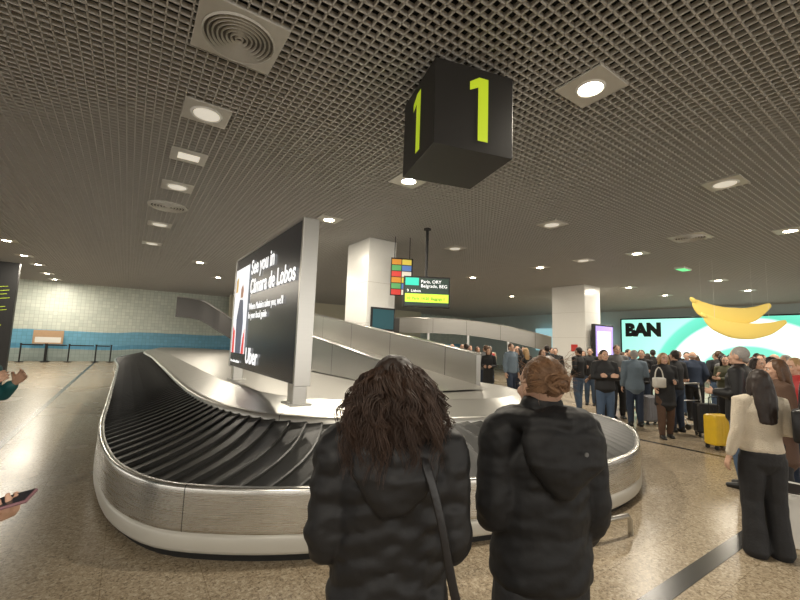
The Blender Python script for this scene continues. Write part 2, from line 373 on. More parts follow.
def wisp(r):
    a=r.uniform(-1.6,1.6); p=Vector((math.sin(a)*.08,-.02-math.cos(a)*.085,r.uniform(1.58,1.70))); pts=[p]; dz=r.uniform(-.010,.008)
    for i in range(6): p=p+Vector((r.uniform(-.008,.008)+math.sin(a)*.006,-.004,dz)); pts.append(p)
    return pts
strands('hair',w2,HA2,wisp,140,9,.0007,k2,3)
bm=bmesh.new(); cyl(bm,(0,0,0),.007,.004,axis='Y'); mk('emblem',bm,C('grey_emblem',(.12,.12,.12),.4),parent=w2,loc=(.035,-.226,1.36))
# crossbody bag
bagM=C('black_leather',(.012,.011,.012),.3,bump=.1)
bm=bmesh.new(); box(bm,(.225,-.06,.73),(.08,.24,.19),bev=.02)
b=mk('handbag',bm,bagM,loc=(-.008,1.31,0),rz=math.radians(4),smooth=True); lab(b,'black leather crossbody bag with long flat strap','bag')
bm=bmesh.new(); tube(bm,[(.05,-.10,1.46),(.08,-.175,1.38),(.12,-.195,1.25),(.165,-.19,1.05),(.215,-.17,.90),(.225,-.10,.80)],[(.013,.003)]*6,ref=(1,.3,0),n=8,mod=lambda d,a:0); mk('strap',bm,bagM,parent=b,smooth=True)
bm=bmesh.new(); cyl(bm,(.268,-.06,.77),.012,.006,axis='X'); mk('clasp',bm,STEELB,parent=b)
# ---- crowd
crowd=[
 (3.22,3.62,1.57,-12,'woman in cream knit top and wide black trousers, long dark hair',dict(top='jacket',tc=CREAM,hem=.93,pc=BLK,hair='longback',hc=HD,aL='down',aR='bent',female=True,thick=.016,pants='wide',vox=.011)),
 (-3.09,2.95,1.68,-80,'person in teal vest over black sleeves with forearm raised',dict(tc=TEAL,hem=.80,pc=BLK,hair='short',hc=HD,aL='up',aR='up',vox=.012)),
 (-1.36,1.08,1.66,-90,'person in dark jacket holding a phone',dict(tc=BLK,hem=.85,pc=NAVY,hair='short',hc=HD,aL='phonelow',aR='down',vox=.014,grip={-1:'grip'})),
 (4.52,5.35,1.80,35,'man in black padded jacket with grey hair, turned sideways',dict(tc=BLKN,hem=.82,pc=JEAN,hair='short',hc=HG,aL='bent',aR='down',thick=.035)),
 (4.13,4.42,1.66,70,'woman in dark coat with brown hair and red bag',dict(top='coat',tc=BROWN,hem=.62,pc=BLK,hair='long',hc=HB,aL='bent',aR='hold',female=True)),
 (5.05,5.15,1.68,95,'person in red jacket with fair hair, turned sideways',dict(tc=REDC,hem=.84,pc=NAVY,hair='short',hc=HBL,aL='bent',aR='down')),
 (5.42,8.22,1.68,165,'woman in black open coat carrying a white handbag',dict(top='coat',tc=BLK,hem=.66,pc=BROWN,hair='long',hc=HBL,aL='bent',aR='hold',female=True,walk=.12)),
 (5.5,9.4,1.72,-15,'man in blue-grey jacket seen from behind',dict(tc=GREYB,hem=.82,pc=NAVY,hair='short',hc=HG,aL='down',aR='bent',fat=.015)),
 (4.35,8.5,1.70,172,'man in black jacket and jeans with folded arms',dict(tc=BLK,hem=.86,pc=JEAN,hair='short',hc=HD,aL='cross',aR='cross',fat=.02)),
 (5.65,10.4,1.84,170,'tall man in grey jacket and black trousers',dict(tc=GREY,hem=.84,pc=BLK,hair='short',hc=HB,aL='pocket',aR='bent')),
 (6.75,9.95,1.64,200,'woman in dark coat standing behind a luggage trolley',dict(top='coat',tc=BLK,hem=.6,pc=BLK,hair='bob',hc=HB,aL='wide',aR='wide',female=True)),
 (8.1,11.3,1.72,150,'man in navy jacket standing in the crowd',dict(tc=NAVY,hem=.84,pc=JEAN,hair='short',hc=HD,aL='pocket',aR='down',walk=.08)),
 (7.55,9.3,1.66,120,'woman in olive jacket with dark hair',dict(tc=OLIVE,hem=.8,pc=BLK,hair='long',hc=HD,female=True,aL='cross',aR='phone',turn=20)),
 (8.3,8.9,1.74,20,'man in dark jacket with bald head',dict(tc=BLK,hem=.84,pc=GREY,hair='bald',hc=HG,fat=.02,aL='pocket',aR='pocket')),
 (5.8,6.3,1.68,60,'woman in black jacket looking at a phone',dict(tc=BLK,hem=.8,pc=BLK,hair='long',hc=HD,female=True,aL='phone',aR='hold',turn=-15)),
 (3.45,12.3,1.80,-150,'man in blue-grey shirt standing beyond the carousel',dict(tc=GREYB,hem=.86,pc=NAVY,hair='short',hc=HB,walk=.1)),
]
people=[]
for (x,y,h,hd,lb,kw) in crowd:
    people.append(person(x,y,h,hd,lb,**dict(kw)))
def clone(i,x,y,hd,sc,tcol,pcol,hcol,label):
    src=people[i][0]; r=src.copy(); COL.objects.link(r)
    r.location=(x,y,0); r.rotation_euler[2]=math.radians(hd); r.scale=(sc,sc,sc); lab(r,label,'person','travellers waiting for luggage')
    for c in list(src.children):
        k=c.copy(); COL.objects.link(k); k.parent=r
        m={'jacket':tcol,'coat':tcol,'trousers':pcol,'hair':hcol}.get(c.name.split('.')[0])
        if m: k.material_slots[0].link='OBJECT'; k.material_slots[0].material=m
cn={'black_cloth':'black','navy_cloth':'navy','denim':'denim','grey_cloth':'grey','beige_cloth':'beige','red_cloth':'red','white_cloth':'white','olive_cloth':'olive','brown_coat':'brown','blue_grey_jacket':'blue-grey','dark_hair':'dark','brown_hair':'brown','grey_hair':'grey','blond_hair':'fair'}
CL=[(9,8.9,11.2,-20,.97,BLK,JEAN,HB),(11,9.6,10.6,190,1,GREY,NAVY,HD),(10,10.6,11.4,160,1,BEIGE,BLK,HBL),(11,7.3,7.6,100,1.0,NAVY,BLK,HG),(12,4.3,12.0,170,1,BLK,JEAN,HB),(9,4.75,12.9,10,.97,BLK,BLK,HD),
 (11,3.75,17,170,1,BLK,NAVY,HD),(12,3.2,16.2,200,1,BEIGE,NAVY,HB),(9,2.7,17.2,10,.93,REDC,BLK,HD),(13,2.4,18.0,120,1,BLK,GREY,HG),(11,5.9,15.5,200,1,NAVY,BLK,HD),(10,6.9,15.0,160,1,GREY,BLK,HB),(9,9.9,14.2,170,.95,BLK,JEAN,HD),(15,11.2,14.0,20,.97,WHC,JEAN,HB),(6,12.4,14.4,150,1,BROWN,BLK,HD),
 (11,5.05,11.3,30,1.02,BLK,JEAN,HD),(12,6.5,11.6,190,1,BROWN,JEAN,HB),(15,7.1,12.4,-160,.97,NAVY,JEAN,HD),(10,7.9,12.8,20,1,BLK,BLK,HD),(9,6.1,8.9,10,.95,BLK,NAVY,HD),(12,6.95,7.9,80,1,BLK,JEAN,HB),(11,8.9,9.9,140,1,BLK,GREY,HB),(13,9.3,9.0,60,1,OLIVE,JEAN,HG),(10,8.0,7.8,110,1,BLK,BLK,HB),(11,7.2,6.9,75,1.02,BLK,JEAN,HD),
 (12,10.2,9.7,130,1,NAVY,BLK,HD),(9,11.2,12.6,10,.96,GREY,JEAN,HD),(11,12.2,12.0,200,1,BLK,NAVY,HB),(15,5.3,13.6,160,.95,BLK,JEAN,HD),(10,4.1,14.4,190,1,BLK,BLK,HD),(11,3.0,13.9,20,1,GREY,NAVY,HB),(13,2.35,14.8,170,1,BLK,JEAN,HG),(12,1.7,17.6,190,1,WHC,JEAN,HD),(9,8.6,13.6,-30,.96,BLK,BLK,HD),(11,10.4,13.2,150,1,NAVY,JEAN,HG),
 (8,6.4,10.6,150,1.02,BLK,NAVY,HB),(12,7.1,10.9,60,1,BLK,JEAN,HBL),(14,5.0,9.9,120,1,BROWN,BLK,HB),(13,7.6,10.4,-20,1,NAVY,BLK,HG),(8,8.4,10.4,200,1,GREY,JEAN,HD),(10,9.1,12.3,-40,1,BLK,BLK,HB),(9,6.0,12.6,150,.95,BLK,JEAN,HD),(12,3.95,13.2,80,1,BLK,NAVY,HD),(8,2.75,15.4,190,1,NAVY,JEAN,HB),(14,3.35,14.9,10,1,REDC,BLK,HB),(13,4.6,15.6,30,1,BLK,BLK,HD),(7,5.2,16.8,190,1,BLK,NAVY,HD),(12,2.0,16.4,60,1,GREY,BLK,HB),(8,8.2,9.6,90,1,BEIGE,JEAN,HD),(14,9.9,12.0,-60,1,BLK,JEAN,HD),(8,11.6,11.0,140,1,NAVY,BLK,HG),(6,6.5,7.3,200,.98,OLIVE,JEAN,HD),
 (12,6.7,6.35,110,1,GREY,JEAN,HB),(10,2.9,12.9,160,1,BLK,JEAN,HB),(9,2.3,13.6,-20,.95,NAVY,BLK,HD),(14,4.4,13.9,20,1,BLK,BLK,HBL),(8,3.6,15.9,150,1,BEIGE,JEAN,HG),(13,1.5,15.6,40,1,BLK,NAVY,HD)]
for (i,x,y,hd,sc,a,b_,c) in CL:
    clone(i,x,y,hd,sc,a,b_,c,'person in %s top and %s trousers with %s hair, standing'%(cn[a.name],cn[b_.name],cn[c.name]))
def handbag(x,y,z,rz,m,label,size=(.3,.1,.22),strap=.32):
    bm=bmesh.new(); box(bm,(0,0,size[2]/2),size,bev=.03)
    b=mk('handbag',bm,m,loc=(x,y,z),rz=rz,smooth=True); lab(b,label,'bag')
    bm=bmesh.new(); w=size[0]*.38
    tube(bm,[(-w,0,size[2]*.85),(-w*.7,0,size[2]+strap*.6),(0,0,size[2]+strap),(w*.7,0,size[2]+strap*.6),(w,0,size[2]*.85)],[.011]*5,ref=(0,1,0),n=8,mod=lambda d,a:0,step=.03)
    mk('strap',bm,m,parent=b,smooth=True); return b
handbag(3.37,3.37,1.0,math.radians(30),bagM,'black leather shoulder bag carried by woman in cream top',(.26,.11,.28),.22)
handbag(5.18,8.02,1.0,math.radians(10),C('white_leather',(.65,.62,.56),.35),'white leather handbag on the arm of a woman in coat',(.26,.1,.2),.2)
handbag(4.28,4.10,.85,math.radians(30),C('red_leather',(.5,.03,.03),.35),'red handbag carried by woman in dark coat',(.32,.12,.26),.3)
pr,_,_,tp=people[2]; q=tp[-1]; q=Matrix.Rotation(pr.rotation_euler[2],3,'Z')@q+pr.location
bm=bmesh.new(); box(bm,(0,0,0),(.14,.07,.009),bev=.004); ph=mk('phone',bm,C('phone_case',(.25,.12,.14),.3),loc=(q.x,q.y,q.z)); ph.rotation_euler=(.15,-.25,.35); lab(ph,'mobile phone in a reddish case held in a hand','phone')
bm=bmesh.new(); box(bm,(0,0,.0052),(.13,.062,.001)); mk('screen',bm,C('phone_screen',(.02,.02,.03),.1),parent=ph)
# ================================================================= CAROUSEL
O=[(-.2,25),(-.2,17),(-.2,11),(-.2,8),(-.2,6.5),(-.12,5.2),(.04,4.3),(.31,3.72),(.75,3.34),(1.35,3.02),(2.6,2.6),(3.5,2.38),(4.25,2.31),(5.0,2.4),(5.66,2.67),(6.4,3.1),(6.95,3.65),(7.2,4.3),(7.3,5.2),(7.3,8),(7.3,12),(7.3,18),(7.3,20.0),(6.7,22.5),(5.6,25),(4.2,27.2),(2.4,28),(.5,27.2)]
I=[(1.0,24),(1.0,17),(1.0,11),(1.0,8.2),(1.03,6.9),(1.12,5.9),(1.28,5.2),(1.48,4.72),(1.8,4.35),(2.2,4.05),(2.95,3.78),(3.6,3.6),(4.12,3.52),(4.65,3.6),(5.08,3.8),(5.5,4.1),(5.82,4.5),(6.0,4.95),(6.1,5.6),(6.1,8),(6.1,12),(6.1,18),(6.1,19.3),(5.6,21.6),(4.6,24.0),(3.6,25.9),(2.5,26.6),(1.5,26.0)]
I=[(o[0]+(i[0]-o[0])*.88,o[1]+(i[1]-o[1])*.88) for o,i in zip(O,I)]
def crc(p,i,f):
    n=len(p); a,b,c,d=[Vector((*p[(i+k)%n],0)) for k in(-1,0,1,2)]
    l0=(b-a).length;l1=(c-b).length;l2=(d-c).length
    m1=((c-b)+(b-a)*(l1/l0))*.5; m2=((c-b)+(d-c)*(l1/l2))*.5
    h00=2*f**3-3*f*f+1;h10=f**3-2*f*f+f;h01=-2*f**3+3*f*f;h11=f**3-f*f
    return b*h00+m1*h10+c*h01+m2*h11
PITCH=.20
OO=[];II=[]
for i in range(len(O)):
    L=(Vector(O[(i+1)%len(O)])-Vector(O[i])).length; k=max(2,int(L/.05))
    for j in range(k): OO.append(crc(O,i,j/k)); II.append(crc(I,i,j/k))
mid=[(a+b)/2 for a,b in zip(OO,II)]; cum=[0]
for i in range(len(mid)): cum.append(cum[-1]+(mid[(i+1)%len(mid)]-mid[i]).length)
tot=cum[-1]; NS=int(tot/PITCH); 
def at(d):
    d%=tot
    i=max(0,bisect.bisect_right(cum,d)-1); i=min(i,len(mid)-1); f=(d-cum[i])/max(1e-6,cum[i+1]-cum[i]); n=len(mid)
    return OO[i].lerp(OO[(i+1)%n],f),II[i].lerp(II[(i+1)%n],f)
# travel direction: slats rise toward the end that faces the viewer's side so every overlap edge reads
bm=bmesh.new(); pz=tot/NS
W=6; ZO,ZI=.505,.81
for i in range(NS):
    rows=[]
    for (df,lift) in((-.04,.000),(.72,.026),(.92,.036),(.99,.030),(1.0,-.008)):
        r=[]
        for w in range(W+1):
            f=w/W; off=.11*math.sin(math.pi*f)
            o,q=at((i+df)*pz+off)
            o2=o.lerp(q,.05);q2=o.lerp(q,.99); p=o2.lerp(q2,f); z=ZO+(ZI-ZO)*f+lift*(1-.35*f)
            r.append(bm.verts.new((p.x,p.y,z)))
        rows.append(r)
    for a,b in zip(rows,rows[1:]):
        for w in range(W): bm.faces.new((a[w],a[w+1],b[w+1],b[w]))
car_bm=bm
def band(bm,prof,uvl,path,inward):
    n=len(path); cum2=[0]
    for i in range(n): cum2.append(cum2[-1]+(path[(i+1)%n]-path[i]).length)
    rings=[]
    for i in range(n):
        t=(path[(i+1)%n]-path[i-1]).normalized(); nrm=Vector((-t.y,t.x,0))*inward
        rings.append([bm.verts.new((path[i]+nrm*o+Vector((0,0,z)))) for o,z in prof])
    pl=[0]
    for a,b in zip(prof,prof[1:]): pl.append(pl[-1]+math.hypot(a[0]-b[0],a[1]-b[1]))
    for i in range(n):
        a=rings[i];b=rings[(i+1)%n]
        for k in range(len(prof)-1):
            f=bm.faces.new((a[k],b[k],b[k+1],a[k+1])); f.smooth=True
            for lp,(u,v) in zip(f.loops,((cum2[i],pl[k]),(cum2[i+1],pl[k]),(cum2[i+1],pl[k+1]),(cum2[i],pl[k+1]))): lp[uvl].uv=(u,v)
    return rings
OP=OO[::3]; IP=II[::4]
bm=bmesh.new(); uvl=bm.loops.layers.uv.new('UVMap')
band(bm,[(.012,.21),(.0,.225),(.0,.24),(.0,.50),(.0,.53),(.004,.545),(.014,.555),(.03,.558),(.055,.556),(.062,.545),(.07,.50)],uvl,OP,1)
carousel=mk('baggage_carousel',bm,[STEEL]); carousel.rotation_euler[2]=A34
lab(carousel,'large stainless steel baggage carousel with black sloping rubber slats','baggage carousel')
bm=bmesh.new(); uvl=bm.loops.layers.uv.new('UVMap'); band(bm,[(.03,.065),(.006,.075),(-.006,.10),(-.006,.19),(.004,.215),(.03,.22)],uvl,OP,1)
o=mk('kick_band',bm,[BANDM],parent=carousel); o['label']='pale painted kick band'
bm=bmesh.new(); uvl=bm.loops.layers.uv.new('UVMap'); band(bm,[(.07,0.0),(.07,.10)],uvl,OP,1); mk('plinth',bm,[BLACK],parent=carousel)
o=mk('conveyor_belt',car_bm,[RUBBER],parent=carousel); o['label']='black overlapping rubber slats'
bm=bmesh.new(); uvl=bm.loops.layers.uv.new('UVMap')
band(bm,[(-.03,.78),(-.025,.865),(-.005,.878),(.05,.885),(.46,.99),(.49,1.0)],uvl,IP,1)
mk('deck_rim',bm,[STEELR],parent=carousel)
bm=bmesh.new(); vs=[]; n=len(IP)
for i in range(0,n):
    t=(IP[(i+1)%n]-IP[i-1]).normalized(); vs.append(bm.verts.new(IP[i]+Vector((-t.y,t.x,0))*.475+Vector((0,0,.9965))))
bm.faces.new(vs); bmesh.ops.triangulate(bm,faces=bm.faces[:])
mk('deck',bm,[STEELD],parent=carousel)
def parapet(bm,p0,p1,zb0,zt0,zb1,zt1,th=.08,k=8):
    pts=[Vector((*p0,0)).lerp(Vector((*p1,0)),i/k) for i in range(k+1)]
    d=(pts[-1]-pts[0]).normalized(); nn=Vector((-d.y,d.x,0))*th/2
    rr=[]
    for i,p in enumerate(pts):
        f=i/k; zb=zb0+(zb1-zb0)*f; zt=zt0+(zt1-zt0)*f
        rr.append([bm.verts.new(p+nn+Vector((0,0,zb))),bm.verts.new(p+nn+Vector((0,0,zt))),bm.verts.new(p-nn+Vector((0,0,zt))),bm.verts.new(p-nn+Vector((0,0,zb)))])
    for a,b in zip(rr,rr[1:]):
        for j in range(4): bm.faces.new((a[j],b[j],b[(j+1)%4],a[(j+1)%4]))
    bm.faces.new(rr[0][::-1]); bm.faces.new(rr[-1])
bm=bmesh.new(); parapet(bm,(3.55,4.75),(3.55,13),1.0,1.26,1.02,2.30,.10)
chute=mk('feed_chute',bm,[STEELC]); chute.rotation_euler[2]=A34; lab(chute,'inclined stainless steel luggage feed chute on the carousel deck','luggage chute')
bm=bmesh.new(); parapet(bm,(4.95,4.9),(4.95,13),1.0,1.55,1.02,2.62,.10); mk('side_wall',bm,[STEELC],parent=chute)
bm=bmesh.new(); quad(bm,[(3.6,4.6,1.02),(4.9,4.6,1.02),(4.9,13,1.95),(3.6,13,1.95)]); mk('slide_bed',bm,[STEELD],parent=chute)
bm=bmesh.new(); tube(bm,[(3.55,4.75,1.28),(3.55,13,2.32)],[(.065,.02)]*2,n=10); mk('cap_rail',bm,[STEELB],parent=chute)
bm=bmesh.new(); tube(bm,[(4.95,4.9,1.57),(4.95,13,2.64)],[(.065,.02)]*2,n=10); mk('cap_rail',bm,[STEELB],parent=chute)
bm=bmesh.new(); tube(bm,[(2.9,2.2,.0),(2.9,2.2,.13),(2.95,2.19,.175),(3.1,2.16,.185),(3.86,2.03,.185),(4.0,2.02,.175),(4.05,2.02,.13),(4.05,2.02,0)],[.023]*8,n=10,ref=(0,1,0))
g=mk('guard_rail',bm,[STEELB],smooth=True); g.rotation_euler[2]=A34; lab(g,'low bent steel tube guard rail at the carousel foot','rail')
# ================================================================= BILLBOARD
bs,bt0,bt1=1.50,4.20,7.40; zb,zt=1.22,3.03
BM=mat('billboard_screen',(.008,.008,.009),.25,0,.05,emit=(.02,.02,.022),es=.4)
bm=bmesh.new(); box(bm,(.08,(bt1-bt0)/2,(zb+zt)/2),(.15,bt1-bt0,zt-zb),bev=.008)
bill=mk('advertising_billboard',bm,[BM],loc=st(bs,bt0),rz=A34); lab(bill,'large black illuminated advertising board on short steel legs','billboard')
FRM=steel_mat('silver_frame',(.60,.59,.56),.3,0,(.6,.6,10),.3)
bm=bmesh.new(); box(bm,(.085,-.025,(zb+zt)/2),(.18,.05,zt-zb+.03),bev=.005); o=mk('frame',bm,[FRM],parent=bill); o['label']='silver end frame'
bm=bmesh.new(); box(bm,(.085,bt1-bt0+.03,(zb+zt)/2),(.18,.06,zt-zb+.03),bev=.006); mk('frame',bm,[FRM],parent=bill)
bm=bmesh.new(); box(bm,(.085,(bt1-bt0)/2,zt+.012),(.18,bt1-bt0,.03)); mk('frame',bm,[FRM],parent=bill)
for t_ in(.10,2.99):
    bm=bmesh.new(); box(bm,(.085,t_,1.115),(.15,.2,.23),bev=.01); box(bm,(.085,t_,1.008),(.24,.3,.02),bev=.004); mk('leg',bm,[FRM],parent=bill)
xd=(0,-1,0); fx=-.012
text("See you in\nCâmara de Lobos",.31,WTXT,bill,(fx,2.10,2.66),xd,.005,name='headline',sx=.90)
text("Where Madeira takes you, we'll\nbe your local guide",.14,WTXT,bill,(fx,2.10,2.12),xd,.0,name='subtitle',sx=.90)
text("Uber",.32,WTXT,bill,(fx,2.10,1.33),xd,.006,name='brand_lettering',sx=1.0)
text("Câmara de Lobos, Madeira",.055,WTXT,bill,(fx,3.08,1.30),xd,0,name='small_print')
PX=lambda a:2.20+(a-1.98)*.92
bm=bmesh.new()
quad(bm,[(fx,PX(2.97),1.45),(fx,PX(1.98),1.45),(fx,PX(1.98),2.84),(fx,PX(2.97),2.84)],0)
def poly(ps,d,mi): f=bm.faces.new([bm.verts.new((fx-d,PX(a+.04),z)) for a,z in ps]); f.material_index=mi
poly([(2.6,1.45),(2.2,1.45),(2.15,1.95),(2.25,2.3),(2.5,2.32),(2.66,2.0)],.003,1)
poly([(2.47,2.34),(2.28,2.34),(2.25,2.46),(2.33,2.56),(2.46,2.5)],.003,2)
poly([(2.86,1.45),(2.68,1.45),(2.70,1.8),(2.86,1.9)],.004,3)
poly([(2.16,1.45),(1.98,1.45),(1.98,1.85),(2.10,1.7)],.004,3)
poly([(2.86,2.45),(2.68,2.45),(2.68,2.72),(2.86,2.66)],.004,4)
E=lambda n,c,s=.8: mat(n,c,.5,0,.1,4,emit=c,es=s)
mk('picture',bm,[E('picture_pale',(.78,.8,.82),.9),E('picture_dark',(.14,.16,.22),.4),E('picture_tan',(.4,.22,.15),.6),E('picture_red',(.6,.06,.05)),E('picture_ochre',(.6,.4,.15),.6)],parent=bill)
# ================================================================= NUMBER CUBE
a20=math.radians(19); cs=.84
bm=bmesh.new(); box(bm,(0,0,3.52+cs/2),(cs,cs,cs),bev=.004); cube=mk('number_sign',bm,[mat('cube_black',(.022,.020,.018),.5,0,.1)],loc=(.515,3.99,0),rz=a20); lab(cube,'black hanging cube sign showing a yellow-green number one','sign')
def digit(ax):
    bm=bmesh.new(); pts=[(-.04,0),(.07,0),(.07,.64),(-.03,.64),(-.13,.575),(-.13,.49),(-.04,.535)]; vs=[]
    for x_,z_ in pts:
        if ax=='-y': vs.append(bm.verts.new((x_+.07,-cs/2-.003,3.63+z_)))
        else: vs.append(bm.verts.new((-cs/2-.003,-x_,3.62+z_)))
    bm.faces.new(vs); return bm
for ax in('-y','-x'): mk('numeral',digit(ax),[GREEN],parent=cube)
for dx in(-.25,.25):
    bm=bmesh.new(); cyl(bm,(dx,0,4.44),.012,.16); mk('hanging_rod',bm,[BLACK],parent=cube)
# ================================================================= ROOM
m,nt,b=newmat('terrazzo'); L=nt.links
tc=N(nt,'ShaderNodeTexCoord'); v1=N(nt,'ShaderNodeTexVoronoi'); v1.inputs['Scale'].default_value=55; v2=N(nt,'ShaderNodeTexVoronoi'); v2.inputs['Scale'].default_value=130
nz=N(nt,'ShaderNodeTexNoise'); nz.inputs['Scale'].default_value=.6
for q in(v1,v2,nz): L.new(tc.outputs['Object'],q.inputs['Vector'])
rp=N(nt,'ShaderNodeValToRGB'); e=rp.color_ramp.elements; e[0].position=0; e[0].color=(.11,.08,.05,1); e[1].position=1; e[1].color=(.66,.57,.43,1)
for p_,c_ in((.18,(.26,.195,.125,1)),(.4,(.38,.30,.205,1)),(.7,(.44,.355,.245,1))):
    x=e.new(p_); x.color=c_
sp=N(nt,'ShaderNodeSeparateColor'); L.new(v1.outputs['Color'],sp.inputs[0]); L.new(sp.outputs[0],rp.inputs[0])
sp2=N(nt,'ShaderNodeSeparateColor'); L.new(v2.outputs['Color'],sp2.inputs[0])
rp2=N(nt,'ShaderNodeValToRGB'); rp2.color_ramp.elements[0].color=(.23,.175,.115,1); rp2.color_ramp.elements[1].color=(.58,.485,.35,1); L.new(sp2.outputs[1],rp2.inputs[0])
mx=N(nt,'ShaderNodeMix',data_type='RGBA'); mx.inputs['Factor'].default_value=.5; L.new(rp.outputs[0],mx.inputs['A']); L.new(rp2.outputs[0],mx.inputs['B'])
br=N(nt,'ShaderNodeTexBrick'); br.offset=0; br.inputs['Scale'].default_value=1; br.inputs['Mortar Size'].default_value=.003; br.inputs['Brick Width'].default_value=.6; br.inputs['Row Height'].default_value=.6; br.inputs['Color1'].default_value=(1,1,1,1);br.inputs['Color2'].default_value=(.96,.96,.96,1);br.inputs['Mortar'].default_value=(.7,.67,.62,1)
L.new(tc.outputs['Object'],br.inputs['Vector'])
m2=N(nt,'ShaderNodeMix',data_type='RGBA',blend_type='MULTIPLY'); m2.inputs['Factor'].default_value=1; L.new(mx.outputs['Result'],m2.inputs['A']); L.new(br.outputs['Color'],m2.inputs['B'])
L.new(m2.outputs['Result'],b.inputs['Base Color']); b.inputs['Specular IOR Level'].default_value=.26
mr=N(nt,'ShaderNodeMapRange'); mr.inputs['To Min'].default_value=.18; mr.inputs['To Max'].default_value=.34; L.new(nz.outputs['Fac'],mr.inputs['Value']); L.new(mr.outputs['Result'],b.inputs['Roughness'])
TERR=m
S0,S1,T0,T1=-20,30,-10,31
bm=bmesh.new(); box(bm,((S0+S1)/2,(T0+T1)/2,-.1),(S1-S0,T1-T0,.2)); struct(mk('floor',bm,[TERR],rz=A34))
INL=mat('black_inlay',(.03,.028,.026),.25,0,.2,30)
for i,(c,sz) in enumerate([((5.3,1.43,.001),(13.4,.13,.004)),((-1.4,15.9,.001),(.10,28.8,.004)),((8.4,15.9,.001),(.1,28.8,.004)),((12,-.6,.001),(.1,4,.004))]):
    bm=bmesh.new(); box(bm,c,sz); struct(mk('trim_%d'%(i+1),bm,[INL],rz=A34))
GR=mat('ceiling_grid_metal',(.56,.54,.505),.5,.0,.05,2)
bm=bmesh.new(); cell=.096; th=.0125; zl,zh=CEIL,CEIL+.045
def strip(x0,y0,x1,y1):
    v=[bm.verts.new(p) for p in((x0,y0,zl),(x1,y0,zl),(x1,y1,zl),(x0,y1,zl),(x0,y0,zh),(x1,y0,zh),(x1,y1,zh),(x0,y1,zh))]
    for q in((3,2,1,0),(0,1,5,4),(1,2,6,5),(2,3,7,6),(3,0,4,7)): bm.faces.new([v[k] for k in q])
gs0,gs1,gt0,gt1=-16,29.0,-6,30
k=0
while gs0+k*cell<gs1: s_=gs0+k*cell; strip(s_-th/2,gt0,s_+th/2,gt1); k+=1
k=0
while gt0+k*cell<gt1: t_=gt0+k*cell; strip(gs0,t_-th/2,gs1,t_+th/2); k+=1
struct(mk('ceiling',bm,[GR],rz=A34))
bm=bmesh.new(); box(bm,((S0+S1)/2,(T0+T1)/2,5.2),(S1-S0,T1-T0,.2)); struct(mk('ceiling',bm,[mat('plenum',(.012,.012,.0115),.9)],rz=A34))
# walls
m,nt,b=newmat('mosaic_tiles'); L=nt.links
tc=N(nt,'ShaderNodeTexCoord'); sx=N(nt,'ShaderNodeSeparateXYZ'); L.new(tc.outputs['Object'],sx.inputs[0])
cb=N(nt,'ShaderNodeCombineXYZ'); L.new(sx.outputs['X'],cb.inputs[0]); L.new(sx.outputs['Z'],cb.inputs[1])
br=N(nt,'ShaderNodeTexBrick'); br.offset=0; br.inputs['Scale'].default_value=1; br.inputs['Mortar Size'].default_value=.008; br.inputs['Brick Width'].default_value=.2; br.inputs['Row Height'].default_value=.2
br.inputs['Color1'].default_value=(.74,.79,.71,1); br.inputs['Color2'].default_value=(.62,.68,.61,1); br.inputs['Mortar'].default_value=(.5,.53,.48,1); L.new(cb.outputs[0],br.inputs['Vector'])
sn=N(nt,'ShaderNodeTexNoise',noise_dimensions='1D'); sn.inputs['Scale'].default_value=.25; L.new(sx.outputs['X'],sn.inputs['W'])
ad=N(nt,'ShaderNodeMath',operation='MULTIPLY_ADD'); ad.inputs[1].default_value=-.3; L.new(sn.outputs['Fac'],ad.inputs[0]); L.new(sx.outputs['Z'],ad.inputs[2])
mr=N(nt,'ShaderNodeMapRange'); mr.inputs['From Min'].default_value=0; mr.inputs['From Max'].default_value=4; L.new(ad.outputs[0],mr.inputs['Value'])
rp=N(nt,'ShaderNodeValToRGB'); rp.color_ramp.interpolation='CONSTANT'; e=rp.color_ramp.elements
e[0].position=0; e[0].color=(.5,.56,.6,1); e[1].position=.99; e[1].color=(1,1,1,1)
for p_,c_ in((.14,(.16,.46,.80,1)),(.20,(.25,.60,.95,1)),(.40,(1,1,1,1))):
    x=e.new(p_); x.color=c_
L.new(mr.outputs['Result'],rp.inputs[0])
mx=N(nt,'ShaderNodeMix',data_type='RGBA',blend_type='MULTIPLY'); mx.inputs['Factor'].default_value=1; L.new(br.outputs['Color'],mx.inputs['A']); L.new(rp.outputs[0],mx.inputs['B'])
L.new(mx.outputs['Result'],b.inputs['Base Color']); b.inputs['Roughness'].default_value=.35
bm=bmesh.new(); box(bm,(5,30.1,2.5),(50,.2,5)); struct(mk('wall_north',bm,[m],rz=A34))
bm=bmesh.new(); box(bm,(29.1,12,2.5),(.2,36,5)); struct(mk('wall_east',bm,[mat('pale_wall',(.6,.68,.66),.5,0,.08,1)],rz=A34))
bm=bmesh.new(); box(bm,(13.5,28.6,3.3),(16,.3,2.4)); struct(mk('trim_5',bm,[mat('cream_bulkhead',(.75,.68,.52),.5,0,.05,1)],rz=A34))
def column(s0,s1,t0,t1,z0,label):
    bm=bmesh.new(); box(bm,(0,0,(CEIL+z0)/2),(s1-s0,t1-t0,CEIL-z0),bev=.01)
    c=mk('column',bm,[WHITE],loc=st((s0+s1)/2,(t0+t1)/2),rz=A34); lab(c,label,'column')
    for z in(1.1,2.2,3.3):
        bm=bmesh.new(); box(bm,(0,0,z),(s1-s0+.004,t1-t0+.004,.012)); mk('joint',bm,[PLATE],parent=c)
    return c
c1=column(5.15,6.03,9.2,10.45,1.005,'glossy white panelled square column rising from the carousel deck')
c2=column(16.1,17.3,9.7,11.3,0,'white panelled square column beside a lit advertising panel')
